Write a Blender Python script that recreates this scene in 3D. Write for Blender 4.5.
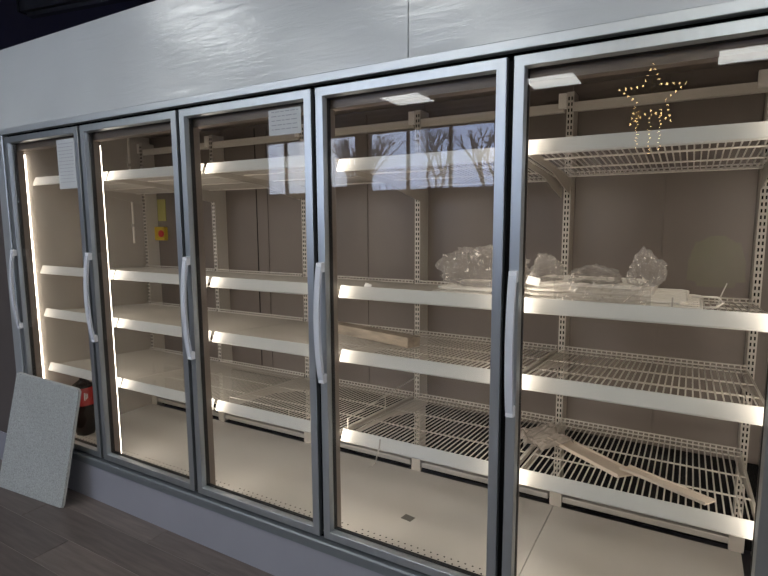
import bpy, bmesh, math, random
from mathutils import Vector, Matrix, noise

random.seed(7)
SC = bpy.context.scene
COL = SC.collection
for o in list(bpy.data.objects):
    bpy.data.objects.remove(o)

# ------------------------------------------------------------------ camera
def look(yaw, pitch, roll):
    f = Vector((math.sin(yaw)*math.cos(pitch), math.cos(yaw)*math.cos(pitch), math.sin(pitch)))
    r = f.cross(Vector((0, 0, 1))).normalized(); u = r.cross(f)
    r2 = math.cos(roll)*r + math.sin(roll)*u
    u2 = -math.sin(roll)*r + math.cos(roll)*u
    return Matrix((r2, u2, -f)).transposed()
cam_d = bpy.data.cameras.new('camera')
cam = bpy.data.objects.new('camera', cam_d); COL.objects.link(cam)
cam_d.sensor_width = 36.0
cam_d.lens = 533.694/768*36.0
cam_d.clip_start = 0.02
cam.location = (2.8042, -1.6817, 1.5202)
cam.rotation_euler = look(-0.52370, -0.12443, -0.00507).to_euler()
SC.camera = cam

# ------------------------------------------------------------------ world: overcast winter day
world = bpy.data.worlds.new('winter_sky'); SC.world = world
world.use_nodes = True
wn = world.node_tree.nodes; wl = world.node_tree.links
bgn = wn['Background']
tc = wn.new('ShaderNodeTexCoord'); nz = wn.new('ShaderNodeTexNoise'); rp = wn.new('ShaderNodeValToRGB')
nz.inputs['Scale'].default_value = 2.2; nz.inputs['Detail'].default_value = 5
rp.color_ramp.elements[0].position = 0.40; rp.color_ramp.elements[0].color = (0.52, 0.63, 0.95, 1)
rp.color_ramp.elements[1].position = 0.62; rp.color_ramp.elements[1].color = (0.92, 0.95, 1.0, 1)
wl.new(tc.outputs['Generated'], nz.inputs['Vector']); wl.new(nz.outputs['Fac'], rp.inputs['Fac'])
wl.new(rp.outputs['Color'], bgn.inputs['Color'])
bgn.inputs['Strength'].default_value = 13.0

# ------------------------------------------------------------------ exposure
SC.view_settings.view_transform = 'Standard'
SC.view_settings.look = 'None'
SC.view_settings.gamma = 1.0
SC.view_settings.use_curve_mapping = False
SC.view_settings.exposure = 0.0
LED_STRENGTH = 11.5       # warm strips on the cooler mullions
PANEL_STRENGTH = 14.0      # ceiling LED panels of the shop

# ------------------------------------------------------------------ constants (metres)
P = 0.762                 # door pitch, door k runs from k*P to (k+1)*P, k = -1..3
ZF = -0.066               # shop floor
ZC = 3.2                  # shop ceiling
FL = 0.13                 # cooler floor
YB = 0.98                 # cooler back wall
KS = [-1, 0, 1, 2, 3]
X0, X1 = -P, 4*P
DOORS = ['leftmost', 'second', 'middle', 'fourth', 'rightmost']
DOORT = ['the leftmost glass door', 'the second glass door from the left', 'the middle glass door',
         'the fourth glass door from the left', 'the rightmost glass door']

# ------------------------------------------------------------------ materials
def mat(name, col, rough=0.5, metal=0.0, var=0.0, vscale=8.0, bump=0.0, bscale=40.0, stretch=None, spec=0.5, coat=0.0, rvar=0.0):
    m = bpy.data.materials.new(name); m.use_nodes = True
    nt = m.node_tree; b = nt.nodes['Principled BSDF']
    b.inputs['Base Color'].default_value = (*col, 1); b.inputs['Roughness'].default_value = rough
    b.inputs['Metallic'].default_value = metal; b.inputs['Specular IOR Level'].default_value = spec
    b.inputs['Coat Weight'].default_value = coat; b.inputs['Coat Roughness'].default_value = 0.12
    if var or bump or rvar:
        t = nt.nodes.new('ShaderNodeTexCoord'); mp = nt.nodes.new('ShaderNodeMapping')
        nt.links.new(t.outputs['Object'], mp.inputs['Vector'])
        if stretch: mp.inputs['Scale'].default_value = stretch
        if var or rvar:
            n = nt.nodes.new('ShaderNodeTexNoise'); n.inputs['Scale'].default_value = vscale; n.inputs['Detail'].default_value = 4
            nt.links.new(mp.outputs['Vector'], n.inputs['Vector'])
        if var:
            r = nt.nodes.new('ShaderNodeValToRGB')
            r.color_ramp.elements[0].position = 0.3; r.color_ramp.elements[1].position = 0.7
            r.color_ramp.elements[0].color = (*[c*(1-var) for c in col], 1)
            r.color_ramp.elements[1].color = (*[min(1, c*(1+var)) for c in col], 1)
            nt.links.new(n.outputs['Fac'], r.inputs['Fac']); nt.links.new(r.outputs['Color'], b.inputs['Base Color'])
        if rvar:
            mr = nt.nodes.new('ShaderNodeMapRange'); mr.inputs['To Min'].default_value = rough-rvar; mr.inputs['To Max'].default_value = rough+rvar
            mr.inputs['From Min'].default_value = 0.3; mr.inputs['From Max'].default_value = 0.7
            nt.links.new(n.outputs['Fac'], mr.inputs['Value']); nt.links.new(mr.outputs['Result'], b.inputs['Roughness'])
        if bump:
            n2 = nt.nodes.new('ShaderNodeTexNoise'); n2.inputs['Scale'].default_value = bscale; n2.inputs['Detail'].default_value = 5
            nt.links.new(mp.outputs['Vector'], n2.inputs['Vector'])
            bp = nt.nodes.new('ShaderNodeBump'); bp.inputs['Strength'].default_value = bump; bp.inputs['Distance'].default_value = 0.01
            nt.links.new(n2.outputs['Fac'], bp.inputs['Height']); nt.links.new(bp.outputs['Normal'], b.inputs['Normal'])
    return m
def emit(name, col, s):
    m = bpy.data.materials.new(name); m.use_nodes = True
    b = m.node_tree.nodes['Principled BSDF']
    b.inputs['Base Color'].default_value = (*col, 1); b.inputs['Emission Color'].default_value = (*col, 1)
    b.inputs['Emission Strength'].default_value = s
    return m
def glassy(name, tint, f0, rough=0.0, diffuse=0.0, dcol=(1, 1, 1), bump=0.0, bscale=30):
    """clear sheet: transparent plus Schlick reflection (both faces), optional milky share"""
    m = bpy.data.materials.new(name); m.use_nodes = True
    nt = m.node_tree; nt.nodes.clear()
    out = nt.nodes.new('ShaderNodeOutputMaterial'); tr = nt.nodes.new('ShaderNodeBsdfTransparent'); gl = nt.nodes.new('ShaderNodeBsdfGlossy')
    tr.inputs['Color'].default_value = (*tint, 1); gl.inputs['Roughness'].default_value = rough
    lw = nt.nodes.new('ShaderNodeLayerWeight'); lw.inputs['Blend'].default_value = 0.5
    pw = nt.nodes.new('ShaderNodeMath'); pw.operation = 'POWER'; pw.inputs[1].default_value = 5
    ma = nt.nodes.new('ShaderNodeMath'); ma.operation = 'MULTIPLY_ADD'; ma.inputs[1].default_value = 1-f0; ma.inputs[2].default_value = f0
    nt.links.new(lw.outputs['Facing'], pw.inputs[0]); nt.links.new(pw.outputs[0], ma.inputs[0])
    mx = nt.nodes.new('ShaderNodeMixShader'); nt.links.new(ma.outputs[0], mx.inputs[0])
    base = tr.outputs[0]
    if diffuse:
        df = nt.nodes.new('ShaderNodeBsdfDiffuse'); df.inputs['Color'].default_value = (*dcol, 1)
        m2 = nt.nodes.new('ShaderNodeMixShader'); m2.inputs[0].default_value = diffuse
        nt.links.new(tr.outputs[0], m2.inputs[1]); nt.links.new(df.outputs[0], m2.inputs[2]); base = m2.outputs[0]
    if bump:
        n2 = nt.nodes.new('ShaderNodeTexNoise'); n2.inputs['Scale'].default_value = bscale; n2.inputs['Detail'].default_value = 4
        bp = nt.nodes.new('ShaderNodeBump'); bp.inputs['Strength'].default_value = bump; bp.inputs['Distance'].default_value = 0.02
        nt.links.new(n2.outputs['Fac'], bp.inputs['Height']); nt.links.new(bp.outputs['Normal'], gl.inputs['Normal'])
    nt.links.new(base, mx.inputs[1]); nt.links.new(gl.outputs[0], mx.inputs[2]); nt.links.new(mx.outputs[0], out.inputs['Surface'])
    return m

def header_mat():
    """painted sheet steel under wrinkled, scratched protective film"""
    m = mat('header_film_steel', (0.59, 0.605, 0.60), 0.30, 0.0, var=0.05, vscale=2.0, coat=0.9)
    nt = m.node_tree; b = nt.nodes['Principled BSDF']
    t = nt.nodes.new('ShaderNodeTexCoord'); mp = nt.nodes.new('ShaderNodeMapping')
    b.inputs['Coat Roughness'].default_value = 0.10
    mp.inputs['Rotation'].default_value = (0, math.radians(24), 0); mp.inputs['Scale'].default_value = (1.4, 1, 9)
    nt.links.new(t.outputs['Object'], mp.inputs['Vector'])
    n = nt.nodes.new('ShaderNodeTexNoise'); n.inputs['Scale'].default_value = 3.0; n.inputs['Detail'].default_value = 7; n.inputs['Roughness'].default_value = 0.62
    n.inputs['Distortion'].default_value = 0.6
    nt.links.new(mp.outputs['Vector'], n.inputs['Vector'])
    n3 = nt.nodes.new('ShaderNodeTexNoise'); n3.inputs['Scale'].default_value = 1.1
    nt.links.new(t.outputs['Object'], n3.inputs['Vector'])
    mu = nt.nodes.new('ShaderNodeMath'); mu.operation = 'MULTIPLY'
    nt.links.new(n.outputs['Fac'], mu.inputs[0]); nt.links.new(n3.outputs['Fac'], mu.inputs[1])
    bp = nt.nodes.new('ShaderNodeBump'); bp.inputs['Strength'].default_value = 0.21; bp.inputs['Distance'].default_value = 0.02
    nt.links.new(mu.outputs[0], bp.inputs['Height'])
    nt.links.new(bp.outputs['Normal'], b.inputs['Normal']); nt.links.new(bp.outputs['Normal'], b.inputs['Coat Normal'])
    return m

M = {}
M['header'] = header_mat()
M['alu'] = mat('anodised_door_frame', (0.52, 0.545, 0.555), 0.36, 0.93, var=0.04, vscale=30, stretch=(1, 1, 0.1))
M['trim'] = mat('frame_trim', (0.60, 0.62, 0.625), 0.40, 0.7)
M['basetrim'] = mat('base_trim', (0.20, 0.215, 0.225), 0.36, 0.45)
M['kick'] = mat('kick_panel_paint', (0.30, 0.295, 0.325), 0.38, 0.1, var=0.04, vscale=3)
M['endpanel'] = mat('end_panel_reflection_brown', (0.105, 0.088, 0.082), 0.35, 0.1, var=0.10, vscale=2)  # brown reflection on the grey metal is put into the colour
M['black'] = mat('black_rubber', (0.006, 0.006, 0.007), 0.6)
M['cavity'] = mat('black_cavity', (0.004, 0.004, 0.004), 0.9, spec=0.1)
M['mullion'] = mat('mullion_lining', (0.27, 0.225, 0.19), 0.35, 0.2)
M['liner'] = mat('cooler_liner', (0.47, 0.43, 0.38), 0.42, 0.0, var=0.03, vscale=6)
M['coolfloor'] = mat('cooler_floor_paint', (0.66, 0.635, 0.59), 0.40, 0.0, var=0.04, vscale=5, rvar=0.08)
M['back'] = mat('cooler_back_panel', (0.15, 0.125, 0.109), 0.38, 0.1, var=0.07, vscale=3, stretch=(1, 1, 0.5))  # dimness of the poorly lit back wall is put into the colour
M['white'] = mat('white_powder_coat', (0.72, 0.69, 0.63), 0.42)
M['upright'] = mat('upright_coating', (0.50, 0.465, 0.41), 0.42)
M['rail'] = mat('white_price_rail', (0.58, 0.58, 0.55), 0.35)
M['wire'] = mat('white_coated_wire', (0.56, 0.53, 0.475), 0.38)
M['handle'] = mat('grey_handle_plastic', (0.60, 0.61, 0.65), 0.42)
M['handlecap'] = mat('light_handle_cap', (0.80, 0.80, 0.82), 0.45)
M['glass'] = glassy('door_glass', (0.94, 0.93, 0.91), 0.024)
M['led'] = emit('warm_led_lens', (1.0, 0.905, 0.81), LED_STRENGTH)
M['panel_light'] = emit('ceiling_panel_light', (0.97, 1.0, 0.99), PANEL_STRENGTH)
M['board'] = mat('speckled_board', (0.34, 0.345, 0.325), 0.55, 0, var=0.30, vscale=140, bump=0.2, bscale=200)
M['boardedge'] = mat('board_core', (0.42, 0.40, 0.36), 0.8)
M['plank'] = [mat('laminate_plank_%d' % i, c, 0.42, 0, var=0.25, vscale=5, stretch=(0.7, 9, 1), bump=0.08, bscale=30)
              for i, c in enumerate([(0.130, 0.104, 0.092), (0.105, 0.084, 0.075), (0.15, 0.122, 0.108), (0.095, 0.077, 0.070)])]
M['plankline'] = mat('plank_joint', (0.24, 0.21, 0.19), 0.6)
M['ceil'] = mat('dark_ceiling_paint', (0.07, 0.067, 0.12), 0.6)
M['wallnavy'] = mat('dark_navy_wall', (0.085, 0.082, 0.15), 0.6)
M['wallbrown'] = mat('brown_wall', (0.11, 0.09, 0.075), 0.7, var=0.1)
M['winframe'] = mat('window_frame', (0.03, 0.03, 0.033), 0.4)
M['winglass'] = glassy('window_glass', (0.95, 0.97, 0.98), 0.04)
M['snow'] = mat('snow', (0.85, 0.87, 0.92), 0.8, var=0.06, vscale=0.6)
M['bark'] = mat('bark', (0.09, 0.075, 0.065), 0.9)
M['facade'] = mat('pale_facade', (0.55, 0.55, 0.60), 0.8, var=0.1)
M['wood'] = mat('raw_wood_strip', (0.30, 0.25, 0.195), 0.7, var=0.25, vscale=40, stretch=(0.2, 1, 1), bump=0.2, bscale=80)
M['profile'] = mat('cream_profile', (0.62, 0.54, 0.45), 0.5)
M['wrap'] = glassy('crumpled_film', (0.95, 0.94, 0.93), 0.07, 0.16, 0.10, (0.92, 0.88, 0.83), 0.0)
M['wrapmilk'] = glassy('milky_wrap', (0.85, 0.82, 0.78), 0.06, 0.25, 0.72, (0.78, 0.72, 0.66), 0.7, 30)
M['cola'] = mat('cola_dark', (0.008, 0.003, 0.002), 0.15, spec=0.25)
M['red'] = mat('red_label', (0.36, 0.012, 0.012), 0.4)
M['redcap'] = mat('red_cap', (0.45, 0.02, 0.02), 0.35)
M['yellow'] = mat('yellow_plastic', (0.48, 0.34, 0.02), 0.4)
M['redknob'] = mat('red_knob', (0.50, 0.015, 0.02), 0.35)
M['paper'] = mat('white_paper', (0.58, 0.58, 0.56), 0.7)
M['paperink'] = mat('grey_print', (0.22, 0.22, 0.24), 0.7)
M['tag'] = mat('grey_tag', (0.17, 0.16, 0.14), 0.5)
M['galv'] = mat('galvanised', (0.46, 0.44, 0.40), 0.35, 0.3)
M['blackmetal'] = mat('black_metal', (0.006, 0.006, 0.008), 0.5)
M['gold'] = mat('gold_wire', (0.55, 0.36, 0.10), 0.3, 0.9)
M['bead'] = emit('gold_bulb', (1.0, 0.72, 0.30), 30.0)
M['green'] = mat('lime_cloth', (0.45, 0.75, 0.05), 0.8, var=0.1, vscale=5)

# ------------------------------------------------------------------ mesh helpers
def obj(name, bm, m, parent=None, smooth=False):
    me = bpy.data.meshes.new(name); bmesh.ops.recalc_face_normals(bm, faces=bm.faces); bm.to_mesh(me); bm.free()
    if smooth:
        for f in me.polygons: f.use_smooth = True
    me.materials.append(m)
    o = bpy.data.objects.new(name, me); COL.objects.link(o)
    if parent: o.parent = parent
    return o
def inst(name, me, parent=None, loc=(0, 0, 0)):
    o = bpy.data.objects.new(name, me); COL.objects.link(o); o.location = loc
    if parent: o.parent = parent
    return o
def tag(o, label=None, cat=None, group=None, kind=None):
    if label: o['label'] = label
    if cat: o['category'] = cat
    if group: o['group'] = group
    if kind: o['kind'] = kind
    return o
def empty(name, loc=(0, 0, 0)):
    o = bpy.data.objects.new(name, None); COL.objects.link(o); o.location = loc
    o.empty_display_size = 0.1
    return o
def box(bm, x0, x1, y0, y1, z0, z1, bev=0.0):
    r = bmesh.ops.create_cube(bm, size=1.0)
    vs = r['verts']
    for v in vs:
        v.co = Vector(((x0+x1)/2+v.co.x*(x1-x0), (y0+y1)/2+v.co.y*(y1-y0), (z0+z1)/2+v.co.z*(z1-z0)))
    if bev:
        es = list({e for v in vs for e in v.link_edges})
        bmesh.ops.bevel(bm, geom=es, offset=bev, segments=2, affect='EDGES', profile=0.5)
    return bm
def B(x0, x1, y0, y1, z0, z1, bev=0.0): return box(bmesh.new(), x0, x1, y0, y1, z0, z1, bev)
def tube(bm, pts, r, n=6, cap=True, flat=None):
    """sweep an n-gon (or rectangle half sizes flat=(a,b)) along pts"""
    pts = [Vector(p) for p in pts]; rings = []
    prev = None
    for i, p in enumerate(pts):
        d = (pts[min(i+1, len(pts)-1)]-pts[max(i-1, 0)]).normalized()
        up = Vector((0, 0, 1)) if abs(d.z) < 0.9 else Vector((1, 0, 0))
        if prev is not None: a = (prev - d*prev.dot(d)).normalized()
        else: a = d.cross(up).normalized()
        prev = a; b = d.cross(a)
        ring = []
        if flat:
            for sx, sy in ((1, 1), (-1, 1), (-1, -1), (1, -1)): ring.append(bm.verts.new(p+a*sx*flat[0]+b*sy*flat[1]))
        else:
            rr = r[i] if isinstance(r, (list, tuple)) else r
            for k in range(n):
                t = 2*math.pi*(k+0.5)/n; ring.append(bm.verts.new(p+a*math.cos(t)*rr+b*math.sin(t)*rr))
        rings.append(ring)
    n = len(rings[0])
    for q, s in zip(rings, rings[1:]):
        for k in range(n): bm.faces.new((q[k], q[(k+1) % n], s[(k+1) % n], s[k]))
    if cap:
        bm.faces.new(rings[0][::-1]); bm.faces.new(rings[-1])
    return bm
def prism(bm, poly, axis, a, b):
    """extrude a closed 2D polygon along axis from a to b; poly in the other two axes (x: y,z / y: x,z / z: x,y)"""
    def mk(p, t):
        return {'x': (t, p[0], p[1]), 'y': (p[0], t, p[1]), 'z': (p[0], p[1], t)}[axis]
    A = [bm.verts.new(mk(p, a)) for p in poly]; C = [bm.verts.new(mk(p, b)) for p in poly]
    n = len(poly)
    for k in range(n): bm.faces.new((A[k], A[(k+1) % n], C[(k+1) % n], C[k]))
    bm.faces.new(A[::-1]); bm.faces.new(C)
    return bm
def rect_frame(bm, x0, x1, z0, z1, prof):
    """mitred frame; prof = closed list of (inset, y)"""
    loops = []
    for ins, y in prof:
        loops.append([bm.verts.new(c) for c in ((x0+ins, y, z0+ins), (x1-ins, y, z0+ins), (x1-ins, y, z1-ins), (x0+ins, y, z1-ins))])
    n = len(loops)
    for i in range(n):
        a, b = loops[i], loops[(i+1) % n]
        for k in range(4): bm.faces.new((a[k], a[(k+1) % 4], b[(k+1) % 4], b[k]))
    return bm
def lathe(bm, prof, n=20):
    rings = [[bm.verts.new((r*math.cos(2*math.pi*k/n), r*math.sin(2*math.pi*k/n), z)) for k in range(n)] for r, z in prof]
    for a, b in zip(rings, rings[1:]):
        for k in range(n): bm.faces.new((a[k], a[(k+1) % n], b[(k+1) % n], b[k]))
    bm.faces.new(rings[0][::-1]); bm.faces.new(rings[-1])
    return bm
def struct(name, bm, m, parent=None):
    o = obj(name, bm, m, parent)
    if not parent: o['kind'] = 'structure'
    return o

# ================================================================== the shop
RX0, RX1, RY0, RY1 = -6.5, 7.5, -7.0, 1.7
floor = struct('floor', B(RX0, RX1, RY0, RY1, ZF-0.12, ZF-0.002), M['plankline'])
pw, pl = 0.178, 1.28
pme = {}
for i in range(4):
    bm = B(-pl/2+0.0014, pl/2-0.0014, -pw/2+0.0016, pw/2-0.0016, -0.01, 0.0, 0.0012)
    me = bpy.data.meshes.new('plank'); bm.to_mesh(me); bm.free(); me.materials.append(M['plank'][i]); pme[i] = me
for r in range(18):
    yy = 0.053 - pw/2 - r*pw
    off = (r*0.46) % pl
    for c in range(8):
        xx = -3.95 + off + c*pl
        inst('plank', pme[(r*3+c*2+(r*c) % 3) % 4], floor, (xx, yy, ZF))
# far part of the floor, too far to tell the planks apart
def plank_far():
    m = mat('laminate_far', (0.1, 0.083, 0.078), 0.42)
    nt = m.node_tree; b = nt.nodes['Principled BSDF']
    t = nt.nodes.new('ShaderNodeTexCoord'); br = nt.nodes.new('ShaderNodeTexBrick')
    br.inputs['Color1'].default_value = (0.105, 0.086, 0.08, 1); br.inputs['Color2'].default_value = (0.085, 0.072, 0.068, 1)
    br.inputs['Mortar'].default_value = (0.06, 0.05, 0.05, 1); br.inputs['Scale'].default_value = 1.0
    br.inputs['Brick Width'].default_value = pl; br.inputs['Row Height'].default_value = pw; br.inputs['Mortar Size'].default_value = 0.002
    nt.links.new(t.outputs['Object'], br.inputs['Vector']); nt.links.new(br.outputs['Color'], b.inputs['Base Color'])
    return m
PF = plank_far(); yq = 0.053-18*pw
obj('far_planking', B(RX0, RX1, RY0, yq, ZF-0.004, ZF), PF, floor)
obj('far_planking', B(RX0, -3.6, yq, RY1, ZF-0.004, ZF), PF, floor)
obj('far_planking', B(5.1, RX1, yq, RY1, ZF-0.004, ZF), PF, floor)
obj('far_planking', B(-3.6, 5.1, 0.054, RY1, ZF-0.004, ZF), PF, floor)

ceil = struct('ceiling', B(RX0, RX1, RY0, RY1, ZC+0.12, ZC+0.2), M['ceil'])
for i in range(24):
    yy = RY0 + 0.2 + i*0.36
    if yy > -0.2: continue
    obj('ceiling_rib', B(RX0, RX1, yy, yy+0.12, ZC+0.02, ZC+0.12), M['ceil'], ceil)
struct('wall_back', B(RX0, RX1, RY1, RY1+0.15, ZF, ZC+0.2), M['wallnavy'])
struct('wall_left', B(RX0-0.15, RX0, RY0, RY1, ZF, ZC+0.2), M['wallbrown'])

# street-side wall with high windows (seen only mirrored in the door glass)
def wall_with_holes(name, axis, c0, c1, u0, u1, z0, z1, holes, m):
    """boxes around rectangular openings; holes sorted along u: (ua, ub, za, zb)"""
    bm = bmesh.new()
    def bb(a, b, za, zb):
        if b-a < 1e-4 or zb-za < 1e-4: return
        if axis == 'y': box(bm, a, b, c0, c1, za, zb)
        else: box(bm, c0, c1, a, b, za, zb)
    cur = u0
    for a, b, za, zb in holes:
        bb(cur, a, z0, z1); bb(a, b, z0, za); bb(a, b, zb, z1); cur = b
    bb(cur, u1, z0, z1)
    return struct(name, bm, m)
fh = [(-5.2, -4.05, 2.05, 3.19), (-3.55, -2.85, 2.15, 3.19), (-2.6, -0.1, 2.05, 3.19)]
wall_with_holes('wall_front', 'y', RY0-0.2, RY0, RX0, RX1, ZF, ZC+0.2, fh, M['wallbrown'])
rh = [(-4.6, -2.6, 1.9, 3.1)]
wall_with_holes('wall_right', 'x', RX1, RX1+0.2, RY0, RY1, ZF, ZC+0.2, rh, M['wallbrown'])
nwin = 0
def window(axis, c, a, b, za, zb, bars):
    global nwin
    nwin += 1
    bm = bmesh.new(); t = 0.05
    def bb(u0, u1, w0, w1, d=0.03):
        if axis == 'y': box(bm, u0, u1, c-d, c+d, w0, w1)
        else: box(bm, c-d, c+d, u0, u1, w0, w1)
    bb(a, a+t, za, zb); bb(b-t, b, za, zb); bb(a+t, b-t, za, za+t); bb(a+t, b-t, zb-t, zb)
    for k in range(1, bars+1):
        u = a+(b-a)*k/(bars+1); bb(u-0.025, u+0.025, za+t, zb-t)
    w = obj('window_%d' % nwin, bm, M['winframe']); w['kind'] = 'structure'
    if axis == 'y': g = B(a+t, b-t, c-0.004, c+0.004, za+t, zb-t)
    else: g = B(c-0.004, c+0.004, a+t, b-t, za+t, zb-t)
    obj('pane', g, M['winglass'], w)
    # sampling portal for the daylight in this opening
    l = bpy.data.lights.new('window_daylight_portal', 'AREA'); l.shape = 'RECTANGLE'; l.size = b-a; l.size_y = zb-za
    l.cycles.is_portal = True
    lo = bpy.data.objects.new('window_daylight_portal', l); COL.objects.link(lo)
    if axis == 'y':
        lo.location = ((a+b)/2, c-0.06, (za+zb)/2); lo.rotation_euler = (math.radians(90), 0, math.radians(180))
        lo.rotation_euler = Vector((0, 1, 0)).to_track_quat('-Z', 'Z').to_euler()
    else:
        lo.location = (c+0.06, (a+b)/2, (za+zb)/2)
        lo.rotation_euler = Vector((-1, 0, 0)).to_track_quat('-Z', 'Z').to_euler()
for i, (a, b, za, zb) in enumerate(fh): window('y', RY0-0.1, a, b, za, zb, [1, 0, 2][i])
for a, b, za, zb in rh: window('x', RX1+0.1, a, b, za, zb, 0)
# street outside
struct('ground_outside', B(-60, 60, -80, RY0-0.2, -0.6, -0.2), M['snow'])
struct('ground_beside', B(RX1+0.2, 60, RY0-0.2, 40, -0.6, -0.2), M['snow'])
def tree(x, y, h, label):
    t = empty('bare_tree', (x, y, -0.2)); rnd = random.Random(int(x*100)); bm = bmesh.new()
    def grow(p, d, ln, r, lv):
        q = p+d*ln; tube(bm, [p, (p+q)/2+Vector((rnd.uniform(-1, 1), rnd.uniform(-1, 1), 0))*ln*0.04, q], [r, r*0.85, r*0.7], 5)
        if lv:
            for k in range(3):
                nd = (d+Vector((rnd.uniform(-1, 1), rnd.uniform(-1, 1), rnd.uniform(0, 0.5)))*0.75).normalized(); grow(q, nd, ln*0.66, r*0.62, lv-1)
    tr = bmesh.new(); tube(tr, [(0, 0, 0), (0.05, 0, h*0.15), (0, 0.05, h*0.32)], [0.16, 0.13, 0.11], 8); obj('trunk', tr, M['bark'], t)
    for k in range(3): grow(Vector((0, 0.05, h*0.3)), Vector((rnd.uniform(-.5, .5), rnd.uniform(-.5, .5), 1)).normalized(), h*0.24, 0.08, 3)
    obj('branches', bm, M['bark'], t)
    tag(t, label, 'tree', 'bare street trees')
for i, (x, y, h) in enumerate([(-6.8, -13, 5), (-7.5, -21, 7), (-2.6, -15, 5.5), (-13.5, -24, 8)]):
    tree(x, y, h, ['bare street tree mirrored in the glass, seen through the shop window, nearest of four',
                   'taller bare street tree standing second among those outside the shop window',
                   'bare street tree mirrored at the right of the shop window',
                   'tallest bare street tree far across the snowy street'][i])

# ceiling panel lights
def panel_light(x, y, label):
    t = empty('panel_lamp', (x, y, ZC-0.0))
    bm = bmesh.new(); rect_frame(bm, -0.31, 0.31, -0.31, 0.31, [(0, 0), (0.02, 0), (0.02, 0.03), (0, 0.03)])
    for v in bm.verts: v.co = Vector((v.co.x, v.co.z, -v.co.y+0.03))
    obj('lamp_frame', bm, M['white'], t)
    obj('diffuser', B(-0.29, 0.29, -0.29, 0.29, 0.006, 0.02), M['panel_light'], t)
    for sx in (-0.25, 0.25):
        for sy in (-0.25, 0.25): obj('suspension_wire', tube(bmesh.new(), [(sx, sy, 0.03), (sx, sy, 0.12)], 0.002, 5), M['galv'], t)
    tag(t, label, 'lamp', 'square ceiling panel lamps')
PL = [(-0.75, -5.12, 'square ceiling panel lamp mirrored in the fourth glass door'),
      (1.21, -5.18, 'square ceiling panel lamp mirrored at the top left of the rightmost glass door'),
      (3.22, -5.12, 'square ceiling panel lamp mirrored at the top right of the rightmost glass door'),
      (-0.84, -1.66, 'square ceiling panel lamp glaring on the scratched header above the second door'),
      (1.20, -1.66, 'square ceiling panel lamp nearest the middle of the cooler'),
      (3.22, -1.66, 'square ceiling panel lamp nearest the right end of the cooler'),
      (-3.0, -3.35, 'square ceiling panel lamp glowing on the header trim above the second door'),
      (-0.80, -3.35, 'square ceiling panel lamp glowing on the header above the middle door'),
      (1.20, -3.35, 'square ceiling panel lamp glowing on the header above the fourth door'),
      (3.22, -3.35, 'square ceiling panel lamp behind the viewer in the middle row')]
for a in PL: panel_light(*a)

# black linear fixture on the ceiling above the cooler, top left
t = empty('linear_ceiling_fixture', (-1.04, 0.86, 3.13)); t.rotation_euler.z = math.radians(10)
obj('housing', B(-0.75, 0.75, -0.06, 0.06, 0.0, 0.09, 0.006), M['blackmetal'], t)
obj('end_cap', B(-0.77, -0.75, -0.065, 0.065, -0.005, 0.092), M['blackmetal'], t)
obj('end_cap', B(0.75, 0.77, -0.065, 0.065, -0.005, 0.092), M['blackmetal'], t)
obj('louver', B(-0.72, 0.72, -0.025, 0.025, -0.03, 0.0), M['blackmetal'], t)
tag(t, 'long black light fixture under the dark ceiling above the cooler', 'light fixture')

# gold star ornament with little bulbs, hung in the shop behind the viewer
t = empty('star_ornament', (2.32, -5.0, 2.86))
R_, r_ = 0.34, 0.15
sp = [(math.cos(math.pi/2+k*math.pi/5)*(R_ if k % 2 == 0 else r_), 0, math.sin(math.pi/2+k*math.pi/5)*(R_ if k % 2 == 0 else r_)) for k in range(10)]
bm = bmesh.new()
for k in range(10): tube(bm, [sp[k], sp[(k+1) % 10]], 0.006, 5)
for k in range(10): tube(bm, [sp[k], (0, 0.06 if k % 2 else 0.02, 0)], 0.004, 5)
obj('star_frame', bm, M['gold'], t)
bm = bmesh.new()
for k in range(10):
    a, b = Vector(sp[k]), Vector(sp[(k+1) % 10])
    for j in range(4): bmesh.ops.create_icosphere(bm, subdivisions=1, radius=0.012, matrix=Matrix.Translation(a.lerp(b, j/4)))
for sx, ln in ((-0.13, 0.42), (0.0, 0.50), (0.10, 0.46)):
    for j in range(12): bmesh.ops.create_icosphere(bm, subdivisions=1, radius=0.009, matrix=Matrix.Translation((sx+0.01*math.sin(j*2), 0.01, -0.15-ln*j/12)))
o = obj('bulbs', bm, M['bead'], t); o['kind'] = 'stuff'
for sx, ln in ((-0.13, 0.42), (0.0, 0.50), (0.10, 0.46)): obj('bulb_strand', tube(bmesh.new(), [(sx, 0.01, -0.10), (sx, 0.01, -0.15-ln)], 0.003, 5), M['gold'], t)
bm = bmesh.new(); tube(bm, [(0, 0, R_), (0, 0, ZC+0.02-2.86)], 0.003, 5); obj('hanging_wire', bm, M['gold'], t)
tag(t, 'gold star ornament with glowing beads mirrored in the rightmost glass door', 'ornament')

# added jacket on the street-side wall, stands in for the viewer's mirrored green clothing
t = empty('added_lime_jacket', (3.1, RY0+0.135, 0.6))
bm = bmesh.new(); prof = [(0.22, 0), (0.24, 0.1), (0.24, 0.45), (0.2, 0.62), (0.09, 0.70)]
rings = []
for hw, z in prof:
    rings.append([bm.verts.new((hw*math.cos(a)*1.0, 0.06*math.sin(a)*(1+0.2*math.sin(5*a)), z)) for a in [2*math.pi*k/18 for k in range(18)]])
for a, b in zip(rings, rings[1:]):
    for k in range(18): bm.faces.new((a[k], a[(k+1) % 18], b[(k+1) % 18], b[k]))
bm.faces.new(rings[-1])
obj('jacket_body', bm, M['green'], t, True)
for s in (-1, 1):
    bm = bmesh.new(); tube(bm, [(s*0.19, 0, 0.60), (s*0.27, 0.01, 0.35), (s*0.29, 0.02, 0.08)], [0.07, 0.065, 0.055], 10); obj('sleeve', bm, M['green'], t, True)
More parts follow.
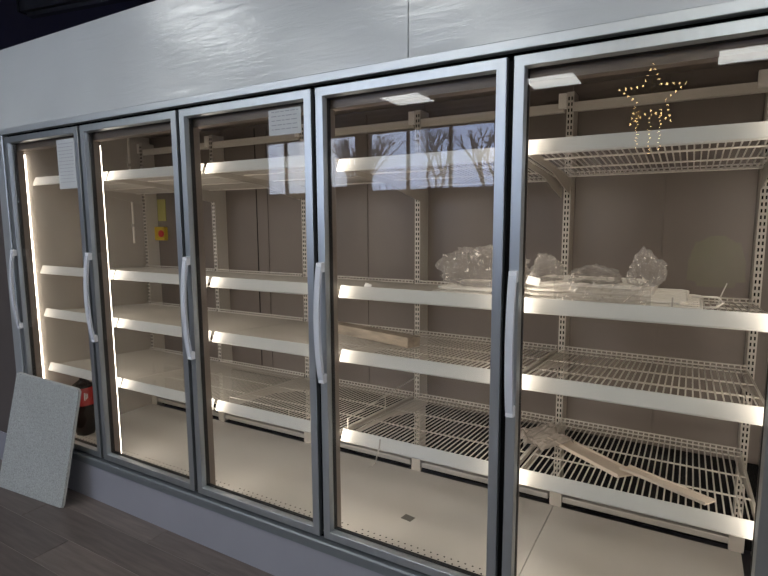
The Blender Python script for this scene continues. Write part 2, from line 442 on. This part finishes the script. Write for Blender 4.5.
bm = bmesh.new(); tube(bm, [(0, -0.13, 0.76), (0, -0.02, 0.74), (0, -0.01, 0.70)], 0.008, 6); obj('hook', bm, M['blackmetal'], t)
tag(t, 'added lime jacket standing in for green clothing mirrored in the rightmost glass door', 'jacket')

# ================================================================== the glass-door cooler
FR = empty('display_refrigerator', (0, 0, 0))
tag(FR, 'long grey five-door glass front display cooler along the wall', 'refrigerator')
# shell
for a, b in ((-1.6, 1.929), (1.933, 3.40)):
    obj('header_panel', B(a, b, 0.002, 0.03, 2.071, 2.506), M['header'], FR)
obj('top_cover', B(-1.6, 3.40, 0.03, 1.05, 2.46, 2.50), M['header'], FR)
obj('header_trim', B(-0.855, 3.40, -0.004, 0.03, 2.0365, 2.070, 0.003), M['trim'], FR)
obj('base_trim', prism(bmesh.new(), [(0.0, 0.140), (-0.008, 0.143), (-0.010, 0.182), (-0.004, 0.188), (0.028, 0.190), (0.03, 0.140)], 'x', -0.855, 3.40), M['basetrim'], FR)
obj('kick_panel', B(-1.6, 3.40, 0.0, 0.02, ZF, 0.139), M['kick'], FR)
obj('side_trim', B(-0.852, X0-0.006, -0.004, 0.03, 0.194, 2.035, 0.003), M['trim'], FR)
obj('side_trim', B(X1+0.006, 3.40, -0.004, 0.03, 0.194, 2.035, 0.003), M['trim'], FR)
obj('end_panel', B(-1.6, -0.862, 0.002, 0.03, 0.141, 2.040), M['endpanel'], FR)
obj('gap_backing', B(-0.862, 3.40, 0.042, 0.05, 2.020, 2.10), M['cavity'], FR)
obj('gap_backing', B(-0.862, 3.40, 0.030, 0.036, 0.10, 0.205), M['cavity'], FR)
# lining
obj('side_wall', B(-0.80, -0.745, 0.06, YB, FL-0.05, 2.15), M['liner'], FR)
obj('side_wall', B(3.10, 3.15, 0.06, YB, FL-0.05, 2.15), M['liner'], FR)
obj('inner_ceiling', B(-0.745, 3.10, 0.126, YB, 2.14, 2.16), M['back'], FR)
obj('inner_head', prism(bmesh.new(), [(0.052, 1.950), (0.052, 2.05), (0.125, 2.139), (0.125, 1.956)], 'x', -0.745, 3.10), M['mullion'], FR)
obj('inner_sill', prism(bmesh.new(), [(0.05, 0.205), (0.05, 0.10), (0.085, 0.10), (0.085, FL+0.012), (0.065, 0.205)], 'x', -0.745, 3.10), M['mullion'], FR)
obj('rear_cavity', B(-0.745, 3.10, YB-0.02, YB, FL-0.03, 0.485), M['cavity'], FR)
holes = bmesh.new()
for q in range(23):
    for rrow in range(2):
        bmesh.ops.create_circle(holes, cap_ends=True, segments=8, radius=0.0042,
            matrix=Matrix.Translation((0.04+q*0.031+rrow*0.0155, 0.205+rrow*0.028, 0.0004)))
hme = bpy.data.meshes.new('drain_holes'); holes.to_mesh(hme); holes.free(); hme.materials.append(M['cavity'])
for k in KS:
    if k in (-1, 3): fp = obj('floor_panel', B(-0.745 if k < 0 else 3*P+0.0015, 3*P-0.0015 if k < 0 else 3.055, 0.085, 0.872, FL-0.025, FL), M['coolfloor'], FR)
    h = inst('drain_holes', hme, fp, (k*P, 0, FL)); h['kind'] = 'stuff'
    bp = obj('back_panel', B(k*P+0.001 if k > -1 else -0.80, (k+1)*P-0.001 if k < 3 else 3.15, YB, YB+0.03, 0.485, 2.15), M['back'], FR)
    if k < 1: obj('panel_seam', B(k*P+0.30, k*P+0.305, YB-0.003, YB, 0.49, 2.12), M['cavity'], bp)
    obj('panel_strip', B(k*P+0.33, k*P+0.40, YB-0.006, YB, 0.49, 2.12), M['back'], bp)
    obj('return_rail', B(k*P+0.036, (k+1)*P-0.03, 0.878, 0.93, FL+0.022, 0.181, 0.004), M['galv'], FR)
    obj('back_rail', B(k*P+0.02, (k+1)*P-0.02, 0.885, 0.91, 2.005, 2.045), M['upright'], FR)  # darker coating puts the weaker light near the top into the colour
# slotted uprights
sl = bmesh.new()
z = 0.2
while z < 2.06:
    for s in (-0.0065, 0.0065): box(sl, s-0.003, s+0.003, -0.001, 0.002, z, z+0.0145)
    z += 0.0254
slme = bpy.data.meshes.new('slots'); sl.to_mesh(sl and slme); sl.free(); slme.materials.append(M['cavity'])
for k in range(-1, 5):
    x = k*P + (0.008 if k < 4 else -0.012) + (0.04 if k == -1 else 0)
    up = obj('slotted_upright', B(x-0.0155, x+0.0155, 0.88, YB, FL+0.001, 2.09), M['upright'], FR)
    s = inst('slots', slme, up, (x, 0.88, 0)); s['kind'] = 'stuff'
    obj('upright_foot', B(x-0.028, x+0.028, 0.868, 0.879, FL+0.001, 0.215), M['upright'], up)
    obj('upright_bracket', B(x-0.05, x-0.0165, 0.872, 0.90, 2.02, 2.085), M['white'], up)
# mullions with LED strips
for k in range(-1, 5):
    x = k*P
    mu = obj('mullion', B(x-0.040, x+0.040, 0.05, 0.088, FL+0.0, 1.949), M['mullion'], FR)
    obj('mullion_cover', B(x-0.040, x+0.040, 0.0460, 0.0495, 0.205, 2.02), M['black'], mu)
    led = obj('led_strip', B(x-0.027, x+(0.027 if k > -1 else 0.034), 0.0885, 0.101, 0.20, 1.93, 0.003), M['led'], mu)
# doors
hy = []
for i in range(25):
    tt = i/24
    hy.append((0, -0.014-0.026*math.sin(math.pi*tt)**0.7, 0.885+tt*(1.357-0.885)))
for k in KS:
    xa, xb = k*P+0.011, (k+1)*P-0.011
    za, zb = 0.204, 2.021
    d = obj('door', rect_frame(bmesh.new(), xa, xb, za, zb, [(0, 0.002), (0.002, 0), (0.0325, 0), (0.0335, 0.001), (0.038, 0.016), (0.038, 0.024), (0, 0.024)]), M['alu'], FR)
    d['label'] = 'hinged glass door with grey metal frame, ' + ['leftmost of five', 'second from the left', 'third of five, in the middle', 'fourth from the left', 'rightmost of five'][k+1]
    obj('gasket', rect_frame(bmesh.new(), xa, xb, za, zb, [(0.012, 0.0242), (0.039, 0.0242), (0.039, 0.0455), (0.012, 0.0455)]), M['black'], d)
    obj('glass_pane', B(xa+0.0375, xb-0.0375, 0.017, 0.023, za+0.0375, zb-0.0375), M['glass'], d)
    hx = k*P+0.030
    bm = bmesh.new(); tube(bm, [(hx, y, z) for _, y, z in hy], 0, flat=(0.0065, 0.0125)); obj('handle', bm, M['handle'], d)
    for z0, z1 in ((0.880, 0.918), (1.324, 1.362)): obj('handle_cap', B(hx-0.0135, hx+0.0135, -0.024, 0.0, z0, z1, 0.003), M['handlecap'], d)

# ================================================================== shelves (tilted slightly forward)
SW, YF, YR = 0.732, 0.150, 0.868
DROP = 0.05
def deck_z(y): return -DROP*(y-YF)/(YR-YF)
bm = bmesh.new(); nwires = 35
for i in range(nwires):
    x = -SW/2+0.006+i*(SW-0.012)/(nwires-1)
    tube(bm, [(x, YF+0.006, deck_z(YF)), (x, YR, deck_z(YR)), (x, YR+0.004, deck_z(YR)+0.017)], 0.0027, 5)
for y, r, dz in ((YF+0.02, 0.0035, -0.005), (YF+0.235, 0.0035, -0.005), (YF+0.45, 0.0035, -0.005), (YR-0.03, 0.0035, -0.005), (YR+0.0, 0.003, 0.004), (YR+0.007, 0.003, 0.017)):
    tube(bm, [(-SW/2, y, deck_z(min(y, YR))+dz), (SW/2, y, deck_z(min(y, YR))+dz)], r, 6)
for s in (-1, 1): tube(bm, [(s*(SW/2-0.002), YF+0.006, deck_z(YF)-0.004), (s*(SW/2-0.002), YR, deck_z(YR)-0.004)], 0.004, 6)
DECK = bpy.data.meshes.new('wire_deck'); bm.to_mesh(DECK); bm.free(); DECK.materials.append(M['wire'])
bm = prism(bmesh.new(), [(0.148, 0.019), (0.129, -0.026), (0.132, -0.031), (0.149, -0.031), (0.149, -0.027), (0.137, -0.026), (0.154, 0.016), (0.1515, 0.0195)], 'x', -SW/2-0.003, SW/2+0.003)
bmesh.ops.recalc_face_normals(bm, faces=bm.faces)
RAIL = bpy.data.meshes.new('price_rail'); bm.to_mesh(RAIL); bm.free(); RAIL.materials.append(M['rail'])
bm = prism(bmesh.new(), [(0.165, -0.010), (0.165, -0.030), (0.55, -0.060), (0.72, -0.10), (0.878, -0.13), (0.878, -0.058)], 'x', -0.0015, 0.0015)
bmesh.ops.recalc_face_normals(bm, faces=bm.faces)
BRK = bpy.data.meshes.new('bracket'); bm.to_mesh(BRK); bm.free(); BRK.materials.append(M['upright'])
LV = [('the lowest', 0.612), ('second from bottom', 0.963), ('third from bottom', 1.236), ('the topmost', 1.768)]
for di, k in enumerate(KS):
    cx = k*P + P/2 + (0.004 if k < 3 else -0.003) + (0.012 if k == -1 else 0)
    for li, (nm, zz) in enumerate(LV):
        if li == 3: zz += [0.012, 0.012, 0.012, -0.016, 0.0][di]
        s = empty('wire_shelf', (cx, 0, zz))
        d = inst('wire_deck', DECK, s); d['kind'] = 'stuff'
        inst('price_rail', RAIL, s)
        for sx in (-1, 1): inst('bracket', BRK, s, (sx*(SW/2-0.006), 0, 0))
        tag(s, 'white wire shelf, %s behind %s' % (nm, DOORT[di]), 'shelf', 'white wire shelves in the cooler')

def zdeck(li, y): return LV[li][1]+deck_z(y)+0.003

# ================================================================== things on the shelves
# low wire guards
def guard(name, pts, uprights, r, label):
    bm = bmesh.new(); tube(bm, pts, r, 6); t = empty(name, pts[0])
    off = Vector(pts[0])
    for v in bm.verts: v.co -= off
    obj('guard_rail', bm, M['wire'], t)
    for a, b in uprights:
        bm = bmesh.new(); tube(bm, [Vector(a)-off, Vector(b)-off], r*0.9, 6); obj('guard_post', bm, M['wire'], t)
    tag(t, label, 'wire guard')
y0 = 0.175; z0 = zdeck(0, y0)
guard('wire_guard', [(0.835, y0, z0+0.002), (0.835, y0, z0+0.036), (1.10, y0, z0+0.036), (1.45, y0, z0+0.036), (1.45, y0, z0+0.002)],
      [((1.215, y0, z0), (1.215, y0, z0+0.036))], 0.0028, 'thin white wire guard along the front of the bottom shelf behind the middle door')
guard('wire_guard', [(1.548, 0.172, zdeck(0, .172)+0.002), (1.548, 0.172, zdeck(0, .172)+0.055), (1.548, 0.84, zdeck(0, .84)+0.115), (1.548, 0.845, zdeck(0, .845)+0.002)],
      [((1.548, 0.5, zdeck(0, .5)), (1.548, 0.5, zdeck(0, .5)+0.084))], 0.003, 'slanting white wire side guard at the left of the bottom shelf behind the fourth door')
guard('wire_guard', [(2.08, 0.5, zdeck(0, .5)+0.002), (2.08, 0.5, zdeck(0, .5)+0.075), (2.085, 0.62, zdeck(0, .62)+0.075), (2.085, 0.62, zdeck(0, .62)+0.002)],
      [], 0.002, 'small upright wire guard on the bottom shelf behind the fourth door')
# strip hanging from the bottom rail of the fourth bay
bm = bmesh.new(); tube(bm, [(1.742, 0.118, 0.634), (1.738, 0.119, 0.60), (1.728, 0.117, 0.562), (1.722, 0.113, 0.525), (1.70, 0.112, 0.508)], 0, flat=(0.004, 0.0012))
tag(obj('plastic_strip', bm, M['wrapmilk']), 'thin pale plastic strip hanging over the bottom price rail behind the fourth door', 'strip')

# wire racks stacked on the third shelf, bays four and five
def rack(x0, x1, y0, y1, z, label, nlong=6):
    t = empty('wire_rack', ((x0+x1)/2, (y0+y1)/2, z)); hx, hyy = (x1-x0)/2, (y1-y0)/2
    bm = bmesh.new(); c = 0.02
    tube(bm, [(-hx+c, -hyy, 0), (hx-c, -hyy, 0), (hx, -hyy+c, 0), (hx, hyy-c, 0), (hx-c, hyy, 0), (-hx+c, hyy, 0), (-hx, hyy-c, 0), (-hx, -hyy+c, 0), (-hx+c, -hyy, 0)], 0.0045, 6, cap=False)
    obj('rim_wire', bm, M['white'], t)
    for i in range(nlong):
        y = -hyy+(i+1)*2*hyy/(nlong+1); bm = bmesh.new(); tube(bm, [(-hx, y, 0.0), (hx, y, 0.0)], 0.003, 6); obj('long_wire', bm, M['white'], t)
    for i in range(5):
        x = -hx+(i+0.5)*2*hx/5; bm = bmesh.new(); tube(bm, [(x, -hyy, -0.006), (x, hyy, -0.006)], 0.003, 6); obj('cross_wire', bm, M['wire'], t)
    tag(t, label, 'rack', 'wire racks stacked on the third shelf')
zt = LV[2][1]-DROP*0.12+0.016
rack(2.30, 2.84, 0.19, 0.55, zt, 'white wire rack lying lowest in the stack behind the rightmost door')
rack(2.295, 2.80, 0.20, 0.54, zt+0.017, 'white wire rack second from below in the stack behind the rightmost door')
rack(2.305, 2.70, 0.19, 0.52, zt+0.034, 'white wire rack third from below in the stack behind the rightmost door')
rack(2.300, 2.66, 0.20, 0.53, zt+0.051, 'white wire rack on top of the stack behind the rightmost door')
rack(1.93, 2.262, 0.20, 0.55, zt, 'white wire rack lying flat under the plastic wrap behind the fourth door')
rack(1.95, 2.255, 0.21, 0.53, zt+0.017, 'white wire rack resting on another one behind the fourth door')
# bent end hook and upright stick at the right end
bm = bmesh.new(); tube(bm, [(2.845, 0.20, zt+0.008), (2.875, 0.20, zt+0.010), (2.895, 0.21, zt+0.024), (2.88, 0.22, zt+0.038), (2.81, 0.22, zt+0.038)], 0.004, 6)
tag(obj('wire_hook', bm, M['wire']), 'bent white wire hook at the right end of the stacked racks', 'hook')
bm = bmesh.new(); tube(bm, [(2.885, 0.30, zdeck(2, .3)+0.002), (2.888, 0.30, zdeck(2, .3)+0.04), (2.905, 0.30, zdeck(2, .3)+0.092)], 0, flat=(0.0035, 0.0015))
tag(obj('metal_prong', bm, M['galv']), 'thin metal prong standing upright on the third shelf at far right', 'prong')
bm = bmesh.new(); tube(bm, [(2.76, 0.185, zt-0.01), (2.76, 0.185, zt+0.035)], 0.0025, 6)
tag(obj('metal_pin', bm, M['galv']), 'short grey pin standing in front of the stacked wire racks', 'pin')

# crumpled clear film
def bag(loc, sx, sy, sz, seed, m, label, sub=5, amp=0.55, name='plastic_bag', cat='plastic bag'):
    bm = bmesh.new(); bmesh.ops.create_icosphere(bm, subdivisions=sub, radius=1)
    so = Vector((seed*3.1, seed*1.7, seed*0.9))
    for v in bm.verts:
        n = v.co.normalized()
        a = noise.ridged_multi_fractal(n*1.9+so, 0.8, 2.1, 5, 1.0, 2.0)
        b = noise.noise(n*1.3+so*2)
        c2 = abs(noise.noise(n*4.5+so))+0.6*abs(noise.noise(n*9+so*3))+0.4*abs(noise.noise(n*19+so*5))
        f = 0.80 + amp*(a*0.20-0.20) + 0.30*b - 0.34*amp*(c2-0.3)
        c = n*f; c.z = max(c.z, -0.42)
        v.co = Vector((c.x*sx, c.y*sy, (c.z+0.42)*sz/1.25))
    o = obj(name, bm, m); o.location = loc
    return tag(o, label, cat)
bag((2.09, 0.34, zt+0.024), 0.215, 0.13, 0.155, 3, M['wrap'], 'large crumpled clear plastic wrap on the racks behind the fourth door', amp=0.75)
bag((2.345, 0.33, zt+0.058), 0.065, 0.10, 0.09, 9, M['wrap'], 'small crumpled clear wrap beside the left end of the racks in the rightmost bay', amp=0.75)
bag((2.515, 0.32, zt+0.056), 0.105, 0.10, 0.062, 5, M['wrap'], 'low crumpled clear plastic bag on the middle of the stacked racks', amp=0.8)
bag((2.675, 0.30, zt+0.058), 0.068, 0.06, 0.108, 12, M['wrap'], 'tall pointed clear plastic bag at the right end of the stacked racks', amp=0.7)
# film wrapped round the front of the stack
bm = bmesh.new(); n = 26
for i in range(n+1):
    x = 2.40+0.30*i/n
    for j in range(9):
        a = j/8
        bm.verts.new((x, 0.178-0.006*math.sin(i*1.7+j*2)-0.004*math.sin(i*0.6), zt-0.012+a*0.078+0.006*math.sin(i*1.1+j)))
bm.verts.ensure_lookup_table()
for i in range(n):
    for j in range(8): bm.faces.new((bm.verts[i*9+j], bm.verts[(i+1)*9+j], bm.verts[(i+1)*9+j+1], bm.verts[i*9+j+1]))
bmesh.ops.solidify(bm, geom=list(bm.faces), thickness=0.0015)
tag(obj('film_wrap', bm, M['wrap']), 'wrinkled clear film stretched over the front of the stacked racks', 'film')
# little cards
def card(x, y, z, w, h, tilt, label):
    o = obj('price_card', B(-w/2, w/2, -0.001, 0.001, 0, h), M['paper']); o.location = (x, y, z); o.rotation_euler = (math.radians(-20), math.radians(tilt), 0)
    tag(o, label, 'card')
card(2.327, 0.178, zt+0.052, 0.045, 0.028, 12, 'small white card on the left end of the stacked racks in the rightmost bay')
card(1.632, 0.20, zdeck(2, .2)+0.002, 0.032, 0.026, 18, 'small white card leaning on the third shelf behind the fourth door')

# wooden strip on second shelf, bay four (reaches into bay three)
a, b = Vector((1.09, 0.655, 0)), Vector((1.728, 0.452, 0))
dv = b-a; ang = math.atan2(dv.y, dv.x)
o = obj('wooden_strip', B(-dv.length/2, dv.length/2, -0.042, 0.042, 0, 0.048, 0.003), M['wood']); c = (a+b)/2
o.location = (c.x, c.y, zdeck(1, c.y)+0.003); o.rotation_euler = (0, 0, ang)
s_ = DROP/(YR-YF)
o.rotation_euler = Matrix(((math.cos(ang), -math.sin(ang), 0), (math.sin(ang), math.cos(ang), 0), (-s_*math.sin(ang), -s_*math.cos(ang), 1))).to_euler()
tag(o, 'rough beige wooden strip lying on the second shelf behind the fourth door', 'wooden strip')

# cream channel profiles on bottom shelf, bay five
def profile(a, b, w, h, label, lift=0.0):
    a = Vector((a[0], a[1], 0)); b = Vector((b[0], b[1], 0)); dv = b-a; L = dv.length; an = math.atan2(dv.y, dv.x); c = (a+b)/2
    th = 0.004
    bm = prism(bmesh.new(), [(-w/2, 0), (-w/2, h), (-w/2+th, h), (-w/2+th, th), (w/2-th, th), (w/2-th, h*0.8), (w/2, h*0.8), (w/2, 0)], 'x', -L/2, L/2)
    o = obj('channel_profile', bm, M['profile']); o.location = (c.x, c.y, zdeck(0, c.y)+0.002+lift)
    o.rotation_euler = Matrix(((math.cos(an), -math.sin(an), 0), (math.sin(an), math.cos(an), 0), (-s_*math.sin(an), -s_*math.cos(an), 1))).to_euler()
    return tag(o, label, 'profile', 'cream channel profiles on the bottom shelf')
profile((2.345, 0.585), (2.648, 0.33), 0.092, 0.014, 'wide cream channel profile on the bottom shelf, left piece beside the crumpled sheet')
profile((2.635, 0.372), (2.90, 0.21), 0.058, 0.010, 'narrow cream channel profile on the bottom shelf, right piece reaching the front rail', 0.0155)
# crumpled milky sheet
bm = bmesh.new(); n = 18
for i in range(n+1):
    for j in range(n+1):
        u, v = i/n, j/n
        e = 0.16*math.sin(u*7+1)*0.2+0.1*math.sin(v*9)*0.2
        x = -0.13+0.26*u+e; y = -0.15+0.30*v+e
        zz = 0.012+0.030*abs(noise.noise(Vector((u*4, v*4, 3))))+0.022*abs(noise.noise(Vector((u*10, v*10, 7))))
        bm.verts.new((x, y, zz))
bm.verts.ensure_lookup_table()
for i in range(n):
    for j in range(n): bm.faces.new((bm.verts[i*(n+1)+j], bm.verts[(i+1)*(n+1)+j], bm.verts[(i+1)*(n+1)+j+1], bm.verts[i*(n+1)+j+1]))
bmesh.ops.solidify(bm, geom=list(bm.faces), thickness=0.0015)
o = obj('crumpled_sheet', bm, M['wrapmilk']); o.scale = (0.82, 0.82, 0.7); o.location = (2.262, 0.545, zdeck(0, .545)-0.002); o.rotation_euler = (-s_, 0, math.radians(35))
tag(o, 'crumpled milky plastic sheet at the left end of the cream profiles on the bottom shelf', 'plastic sheet')

# small grey tag on the cooler floor
o = obj('floor_tag', B(-0.027, 0.027, -0.021, 0.021, 0, 0.002, 0.0008), M['tag']); o.location = (1.716, 0.418, FL+0.001); o.rotation_euler.z = math.radians(-8)
tag(o, 'small grey tag lying on the cooler floor behind the fourth door', 'tag')

# emergency switch on back wall, bay one
t = empty('emergency_switch', (-0.645, YB-0.0005, 1.437))
obj('switch_box', B(-0.055, 0.055, -0.035, 0, -0.05, 0.05, 0.006), M['yellow'], t)
bm = lathe(bmesh.new(), [(0.012, 0), (0.012, 0.018), (0.024, 0.020), (0.026, 0.030), (0.020, 0.036)], 18)
for v in bm.verts: v.co = Vector((v.co.x*1.2+0.042, -0.035-v.co.z*0.6, v.co.y))
obj('stop_knob', bm, M['redknob'], t)
tag(t, 'yellow switch box with red knob on the cooler back wall behind the second door', 'switch')
o = obj('yellow_sign', B(-0.69, -0.60, YB-0.004, YB-0.0005, 1.53, 1.69), mat('pale_yellow_card', (0.36, 0.33, 0.10), 0.6))
tag(o, 'pale yellow card on the back wall above the yellow switch box', 'card')
# thin pipes on left side wall
for zA, zB, lab in ((1.37, 1.68, 'short thin white pipe on the left cooler side wall, the lower one'), (1.80, 2.13, 'short thin white pipe on the left cooler side wall, the upper one by the ceiling')):
    t = empty('thin_pipe', (-0.735, 0.80, zA)); bm = bmesh.new(); tube(bm, [(0, 0, 0), (0, 0, zB-zA)], 0.008, 8); obj('pipe', bm, M['white'], t)
    obj('pipe_clip', B(-0.0095, 0.010, -0.011, 0.011, 0.12, 0.14), M['galv'], t)
    tag(t, lab, 'pipe')

# notices stuck inside the glass
def notice(x0, x1, z0, z1, label, lines):
    t = empty('paper_notice', ((x0+x1)/2, 0.0155, z0)); w = (x1-x0)/2; h = z1-z0
    obj('sheet', B(-w, w, -0.001, 0.001, 0, h), M['paperthin'], t)
    bm = bmesh.new(); rr = random.Random(3)
    for i in range(lines):
        z = h*(0.92-0.85*i/lines); xx = -w*0.82
        while xx < w*0.75:
            ww = rr.uniform(0.01, 0.03); box(bm, xx, min(xx+ww, w*0.85), -0.0016, -0.0011, z-0.003, z); xx += ww+0.006
        if rr.random() < 0.25: continue
    o = obj('print', bm, M['paperink'], t); o['kind'] = 'stuff'
    tag(t, label, 'notice')
M['paperthin'] = glassy('thin_paper', (0.9, 0.9, 0.9), 0.02, 0.5, 0.5, (0.80, 0.82, 0.82))
notice(-0.235, -0.07, 1.705, 1.967, 'pale sheet of print stuck on the leftmost glass door', 12)
notice(1.29, 1.455, 1.865, 1.965, 'white printed notice at the top right of the middle glass door', 5)

# ================================================================== cola bottle, bay one
t = empty('cola_bottle', (-0.612, 0.27, FL))
prof = [(0.040, 0.0), (0.054, 0.006), (0.060, 0.03), (0.060, 0.10), (0.0565, 0.125), (0.0565, 0.145), (0.0615, 0.165), (0.062, 0.20), (0.062, 0.327), (0.058, 0.342), (0.040, 0.356), (0.022, 0.368), (0.016, 0.375), (0.016, 0.385)]
bm = lathe(bmesh.new(), prof, 25)
for v in bm.verts:
    if v.co.z < 0.05:
        a = math.atan2(v.co.y, v.co.x); f = 1-0.12*(0.5+0.5*math.cos(5*a))*(1-v.co.z/0.05); v.co.x *= f; v.co.y *= f
obj('bottle_body', bm, M['cola'], t, True)
lb = obj('label_band', lathe(bmesh.new(), [(0.0629, 0.207), (0.0631, 0.208), (0.0631, 0.324), (0.0629, 0.325)], 25), M['red'], t, True)
bm = bmesh.new()   # white printed patch on the label, towards the viewer
for i in range(3):
    a0 = -0.46+i*0.13; w = 0.09; za, zb = 0.245+0.006*i, 0.295-0.004*i
    vs = [bm.verts.new((0.0637*math.cos(a), 0.0637*math.sin(a), z)) for a, z in ((a0, za), (a0+w, za), (a0+w, zb), (a0, zb))]; bm.faces.new(vs)
obj('label_print', bm, M['paper'], lb)
obj('cap', lathe(bmesh.new(), [(0.017, 0.3855), (0.018, 0.387), (0.018, 0.404), (0.016, 0.406)], 20), M['redcap'], t)
tag(t, 'dark cola bottle with red label on the cooler floor behind the leftmost door', 'bottle')

# ================================================================== board leaning on the cooler, lower left
bl, br = Vector((-0.765, -0.200, ZF+0.002)), Vector((-0.165, -0.155, ZF+0.002))
tl, tr = Vector((-0.785, -0.030, 0.600)), Vector((-0.125, -0.030, 0.592))
nrm = (br-bl).cross(tl-bl).normalized()          # towards the shop
if nrm.y > 0: nrm = -nrm
bm = bmesh.new(); th = 0.018
def lerp2(u, v): return bl.lerp(br, u).lerp(tl.lerp(tr, u), v)
corner = 0.03; outline = []
for cu, cv, a0 in ((0, 0, 180), (1, 0, 270), (1, 1, 0), (0, 1, 90)):
    for s in range(4):
        a = math.radians(a0+s*30); ru = corner; rv = corner
        outline.append(((ru if cu == 0 else 1-ru)+ru*math.cos(a), (rv if cv == 0 else 1-rv)+rv*math.sin(a)))
fr = [bm.verts.new(lerp2(u, v)+Vector((0, 0, 0))) for u, v in outline]
bk = [bm.verts.new(lerp2(u, v)-nrm*th) for u, v in outline]
bm.faces.new(fr); bm.faces.new(bk[::-1])
nn = len(fr)
for i in range(nn): bm.faces.new((fr[i], bk[i], bk[(i+1) % nn], fr[(i+1) % nn]))
bo = empty('leaning_board', (bl+br)/2)
for v in bm.verts: v.co -= bo.location
obj('board_face', bm, M['board'], bo)
bm = bmesh.new()
pts = [lerp2(u, v)-nrm*th*0.5-bo.location for u, v in outline]
tube(bm, pts+[pts[0]], 0, flat=(0.0022, 0.0065), cap=False)
obj('board_edge', bm, M['boardedge'], bo)
tag(bo, 'grey speckled board leaning against the left end of the cooler', 'board')
